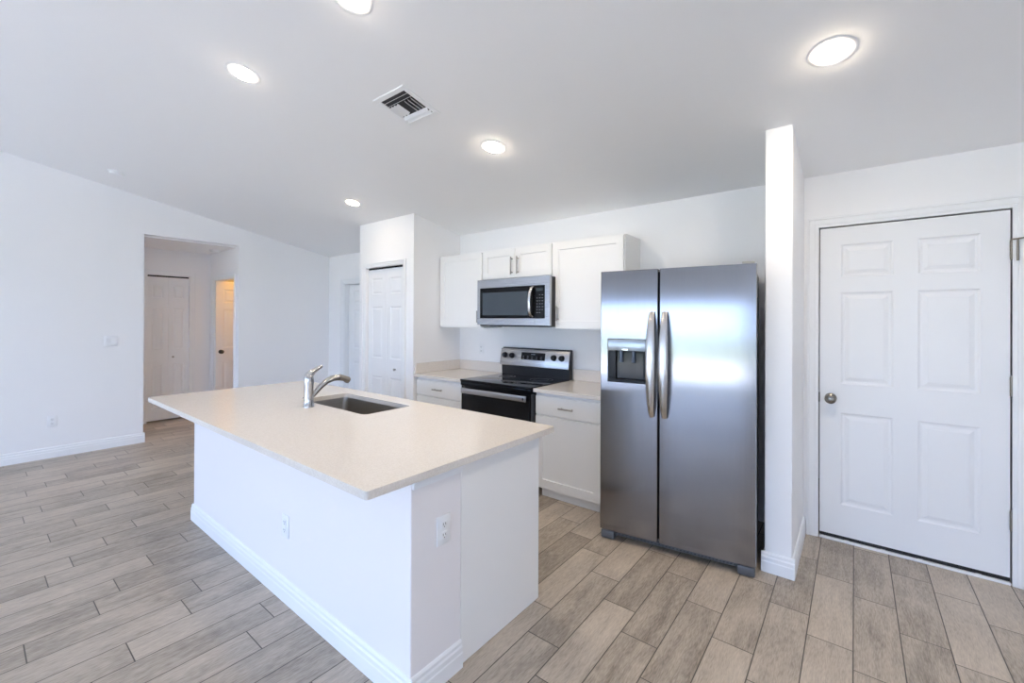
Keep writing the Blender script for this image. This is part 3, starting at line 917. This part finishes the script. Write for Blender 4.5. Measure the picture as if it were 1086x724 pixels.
m = MB(); m.box(RX1 - .062, RX1 - .050, 2.8492, 2.8502, .786, .808, .0004, 1); m.build('emblem', BLACKPL, hb)
m = MB(); m.box(RX0 + .018, RX1 - .018, 2.900, 2.945, .05, .158, .004); m.build('storage_drawer', STEEL, rg)
# backguard, face leaning back a little
m = MB()
m.prism([(RX0 + .004, 3.505, RZ - .01), (RX0 + .004, 3.560, RZ - .01), (RX0 + .004, 3.560, 1.165), (RX0 + .004, 3.522, 1.165), (RX0 + .004, 3.488, .985), (RX0 + .004, 3.500, .98)], (RX1 - RX0 - .008, 0, 0))
bg = m.build('backguard', BLACKPL, rg, bevel=.003)
TL = math.atan2(.034, .180)
PXF = T(RX0 - .004, 3.487, .985) @ Matrix.Rotation(-TL, 4, 'X')      # panel frame: x along, z up the lean, -y out
pw_, ph_ = RX1 - RX0 + .004, .172
m = MB(); m.box(0, pw_, -.014, 0, 0, ph_, .004, 2, xf=PXF); cpn = m.build('control_panel', STEEL, rg, smooth=40)
m = MB(); m.box(.272, .560, -.0155, -.0138, .066, .140, .001, 1, xf=PXF); ds = m.build('display', BLACKGL, cpn)
for k in range(4):
    m = MB(); m.box(.392 + k * .012, .400 + k * .012, -.0160, -.0154, .118, .128, xf=PXF); m.build('display_digit', MARKM, ds)
for k in range(5):
    for q in range(2):
        m = MB(); m.box(.290 + k * .054, .308 + k * .054, -.0160, -.0154, .078 + q * .018, .083 + q * .018, xf=PXF); m.build('display_mark', MARKM, ds)
for kx in (.062, .156, .662, .750):
    m = MB()
    m.lathe([(0, .030), (.020, .030), (.024, .026), (.026, .004), (.030, .002), (.030, 0), (0, 0)], PXF @ T(kx, -.014, .100) @ Matrix.Rotation(PI / 2, 4, 'X'), 24)
    m.box(-.004, .004, -.052, -.043, -.020, .020, .002, 1, xf=PXF @ T(kx, 0, .100))
    m.build('knob', BLACKPL, cpn, smooth=40)

# ------------------------------------------------------------------ refrigerator (turned a little in its bay)
FA = Vector((-1.334, 2.645, 0)); FANG = math.atan2(.116, .902); FWD = .911
fr = thing('refrigerator', 'stainless side-by-side refrigerator with water dispenser in the left door', 'refrigerator', FA, FANG)
FM = T(*FA) @ Matrix.Rotation(FANG, 4, 'Z')
def fb(mb, *a, **k):
    return mb.box(*a, xf=FM, **k)
FT, FB_ = 1.772, .062
m = MB(); fb(m, .008, FWD - .010, .068, .79, .03, FT - .012, bev=.004); m.build('body', BLACKPL, fr)
split = .3755
DISP = None
def fridge_door(x0, x1, hole=None):
    m = MB()
    t = .062
    # slightly crowned front: a rounded-edge profile swept vertically
    n = 10
    prof = []
    for k in range(n + 1):
        u = k / n
        x = x0 + (x1 - x0) * u
        prof.append((x, -.004 * math.sin(PI * u) ** .7))
    cut = None
    if hole is None:
        pts = [(x0, t, FB_), (x0, .010, FB_), (x0 + .004, .002, FB_)] + [(x, y, FB_) for x, y in prof[1:-1]] + [(x1 - .004, .002, FB_), (x1, .010, FB_), (x1, t, FB_)]
        m.prism(pts, (0, 0, FT - FB_), xf=FM)
    else:
        hx0, hx1, hz0, hz1 = hole
        m.leaf(x1 - x0, FT - FB_, t, [(hx0 - x0, hx1 - x0, hz0 - FB_, hz1 - FB_)], [(.0005, .040)], FM @ T(x0, -.002, FB_))
    return m
HOLE = (.052, .300, 1.046, 1.325)
m = fridge_door(0, split - .0045, HOLE); ld = m.build('left_door', STEELV, fr, smooth=30, bevel=.004)
m = fridge_door(split + .0045, FWD); rd = m.build('right_door', STEELV, fr, smooth=30)
for o_, tx in ((ld, 0), (rd, 1)):
    pass
# dispenser
hx0, hx1, hz0, hz1 = HOLE
dp = MB()
fb(dp, hx0, hx1, -.006, .006, hz1 - .075, hz1, bev=.003)
dpo = dp.build('dispenser_panel', GREYPL if False else mat('dispenser_face', (.36, .40, .43), .25, .6), ld, smooth=40)
m = MB()
fb(m, hx0, hx0 + .006, -.005, .030, hz0, hz1 - .076); fb(m, hx1 - .006, hx1, -.005, .030, hz0, hz1 - .076)
fb(m, hx0 + .006, hx1 - .006, -.007, .034, hz0, hz0 + .020, bev=.002); fb(m, hx0 + .006, hx1 - .006, .028, .036, hz0 + .02, hz1 - .076)
fb(m, hx0 + .006, hx0 + .050, .0, .030, hz0 + .02, hz1 - .076)
nic = m.build('dispenser_niche', mat('niche_plastic', (.010, .010, .012), .3, **{'Specular IOR Level': .2}), ld)
m = MB(); fb(m, hx0 + .055, hx1 - .020, .020, .0275, hz0 + .022, hz1 - .085, bev=.002); m.build('back_plate', mat('niche_plate', (.020, .022, .026), .12, **{'Specular IOR Level': .25}), nic)
LEVERM = mat('lever_plastic', (.10, .13, .18), .15)
for u in (.085, .165):
    m = MB(); m.tube([FM @ Vector((hx0 + u, .012, hz1 - .076)), FM @ Vector((hx0 + u, .012, hz1 - .110)), FM @ Vector((hx0 + u, .006, hz1 - .150))], [.011, .010, .014], 12)
    m.build('dispenser_lever', LEVERM, nic, smooth=40)
m = MB(); fb(m, hx0 + .095, hx0 + .135, -.012, -.004, hz1 - .072, hz1 - .060, bev=.002); m.build('button_row', CHROME, dpo)
# bowed door handles
def fhandle(xc, parent, z0, z1):
    m = MB(); pts, rad = [], []
    n = 16
    for k in range(n + 1):
        u = k / n
        s = math.sin(PI * u)
        pts.append(FM @ Vector((xc, -.012 - .050 * s ** .6, z0 + (z1 - z0) * u)))
        rad.append(.016 + .014 * s ** .8)
    m.tube(pts, rad, 18, flat=.55, side=FM.to_3x3() @ Vector((1, 0, 0)))
    for z in (z0 + .045, z1 - .045):
        m.tube([FM @ Vector((xc, .002, z)), FM @ Vector((xc, -.034, z))], .011, 12)
    return m.build('handle', HANDLE, parent, smooth=60)
fhandle(split - .038, ld, .845, 1.500)
fhandle(split + .040, rd, .845, 1.500)
# base grille and feet
m = MB()
fb(m, .02, FWD - .02, .030, .070, .030, .056)
for z in (.036, .047):
    fb(m, .10, FWD - .10, .022, .031, z - .004, z + .002)
m.build('base_grille', GREYPL, fr)
for x0 in (.006, FWD - .096):
    m = MB(); fb(m, x0, x0 + .090, -.004, .090, .004, .058, bev=.010); ft = m.build('foot', GREYPL, fr, smooth=40)
    m = MB(); m.tube([FM @ Vector((x0 + .045, .05, 0)), FM @ Vector((x0 + .045, .05, .006))], .022, 14); m.build('glide', BLACKPL, ft)
m = MB(); fb(m, FWD - .075, FWD - .012, .004, .075, FT + .001, FT + .014, bev=.003); m.build('hinge_cover', mat('hinge_cover_grey', (.35, .34, .32), .4), fr)
m = MB(); fb(m, .012, .075, .066, .12, FT - .011, FT + .004, bev=.003); m.build('hinge_cover', GREYPL, fr)

# ------------------------------------------------------------------ on the ceiling
CN = Vector((0, -SL, -1)).normalized()           # ceiling normal, pointing into the room
def cpt(x, y):
    return (x, y, zc(y))
def downlight(x, y, label, lens):
    r = thing('recessed_light', label, 'ceiling light', cpt(x, y), group='recessed lights in the sloped ceiling')
    xf = AIM(cpt(x, y), CN)
    m = MB(); m.lathe([(.061, .0), (.062, .001), (.064, .0015), (.090, .0015), (.094, .0004), (.094, 0)], xf, 40); m.build('trim_ring', WHITEPL, r, smooth=40)
    m = MB(); m.lathe([(.0625, .001), (.062, .0042), (.052, .008), (.030, .011), (0, .012)], xf, 40); m.build('lens', lens, r, smooth=60)
downlight(-2.873, 1.029, 'lit recessed light to the left of the ceiling vent, above the open floor', LENS_MID)
downlight(-.083, 2.403, 'largest-looking lit recessed light, above the refrigerator and the stub wall', LENS)
downlight(-2.009, 2.317, 'lit recessed light between the ceiling vent and the microwave', LENS)
downlight(-4.039, 2.465, 'smallest-looking lit recessed light, in front of the pantry door', LENS_DIM)
downlight(-1.791, 1.085, 'lit recessed light cut off by the top edge of the photo', LENS_MID)

# supply air register
VC = Vector((-2.205, 1.718, zc(1.718)))
vt = thing('ceiling_vent', 'square white louvred air register in the ceiling above the island', 'vent', VC)
VR = Matrix.Rotation(math.atan(SL), 4, 'X')
VF = T(*VC) @ Matrix.Rotation(-math.atan(SL), 4, 'X') @ Matrix.Rotation(PI, 4, 'X')   # local +z into the room
hw = .150
m = MB()
for (a, b_, c, d) in ((-hw, hw, -hw, -hw + .036), (-hw, hw, hw - .036, hw), (-hw, -hw + .036, -hw + .036, hw - .036), (hw - .036, hw, -hw + .036, hw - .036)):
    m.box(a, b_, c, d, 0, .008, .003, 1, xf=VF)
m.build('frame', WHITEPL, vt)
m = MB(); m.box(-hw + .03, hw - .03, -hw + .03, hw - .03, .0002, .0012, xf=VF); m.build('duct_opening', DUCTM, vt)
iw = hw - .036
def blade(p, along, tilt, ln):
    m = MB()
    m.box(-ln / 2, ln / 2, -.013, .013, -.0008, .0008, xf=VF @ T(p[0], p[1], .009) @ Matrix.Rotation(along, 4, 'Z') @ Matrix.Rotation(tilt, 4, 'X'))
    m.build('louvre', WHITEPL, vt)
for k in range(2):
    blade((0, iw - .022 - k * .030), 0, math.radians(48), 2 * iw)
for k in range(2):
    blade((0, -iw + .014 + k * .030), 0, math.radians(-48), 2 * iw)
for k in range(3):
    blade((-iw + .015 + k * .030, .0), PI / 2, math.radians(48), 2 * iw - .13)
for k in range(3):
    blade((iw - .015 - k * .030, .0), PI / 2, math.radians(-48), 2 * iw - .13)

sm = thing('smoke_detector', 'round white smoke detector high on the ceiling near the left wall', 'smoke detector', cpt(-5.88, .952))
m = MB(); m.lathe([(0, .034), (.030, .034), (.048, .030), (.055, .018), (.056, .008)], AIM(cpt(-5.88, .952), CN), 32); m.build('cover', WHITEPL, sm, smooth=40)
m = MB(); m.lathe([(.056, .010), (.066, .009), (.068, .0)], AIM(cpt(-5.88, .952), CN), 32); m.build('base', WHITEPL, sm, smooth=40)
sm = thing('smoke_detector', 'small round smoke detector on the hall ceiling beyond the opening', 'smoke detector', (-7.12, 2.20, HZ))
m = MB(); m.lathe([(0, .034), (.030, .034), (.048, .030), (.055, .018), (.056, .008)], AIM((-7.12, 2.20, HZ), (0, 0, -1)), 32); m.build('cover', WHITEPL, sm, smooth=40)
m = MB(); m.lathe([(.056, .010), (.066, .009), (.068, .0)], AIM((-7.12, 2.20, HZ), (0, 0, -1)), 32); m.build('base', WHITEPL, sm, smooth=40)

# warm fixture on the bathroom ceiling, out of sight behind the wall
bl = thing('bathroom_light', 'warm round fixture on the bathroom ceiling behind the hall doorway', 'ceiling light', (-7.30, HY + .62, HZ))
m = MB(); m.lathe([(0, .055), (.035, .050), (.060, .036), (.070, .015)], AIM((-7.30, HY + .62, HZ), (0, 0, -1)), 32); m.build('shade', BATHLENS, bl, smooth=60)
m = MB(); m.lathe([(.070, .015), (.078, .013), (.080, 0)], AIM((-7.30, HY + .62, HZ), (0, 0, -1)), 32); m.build('rim', WHITEPL, bl, smooth=40)
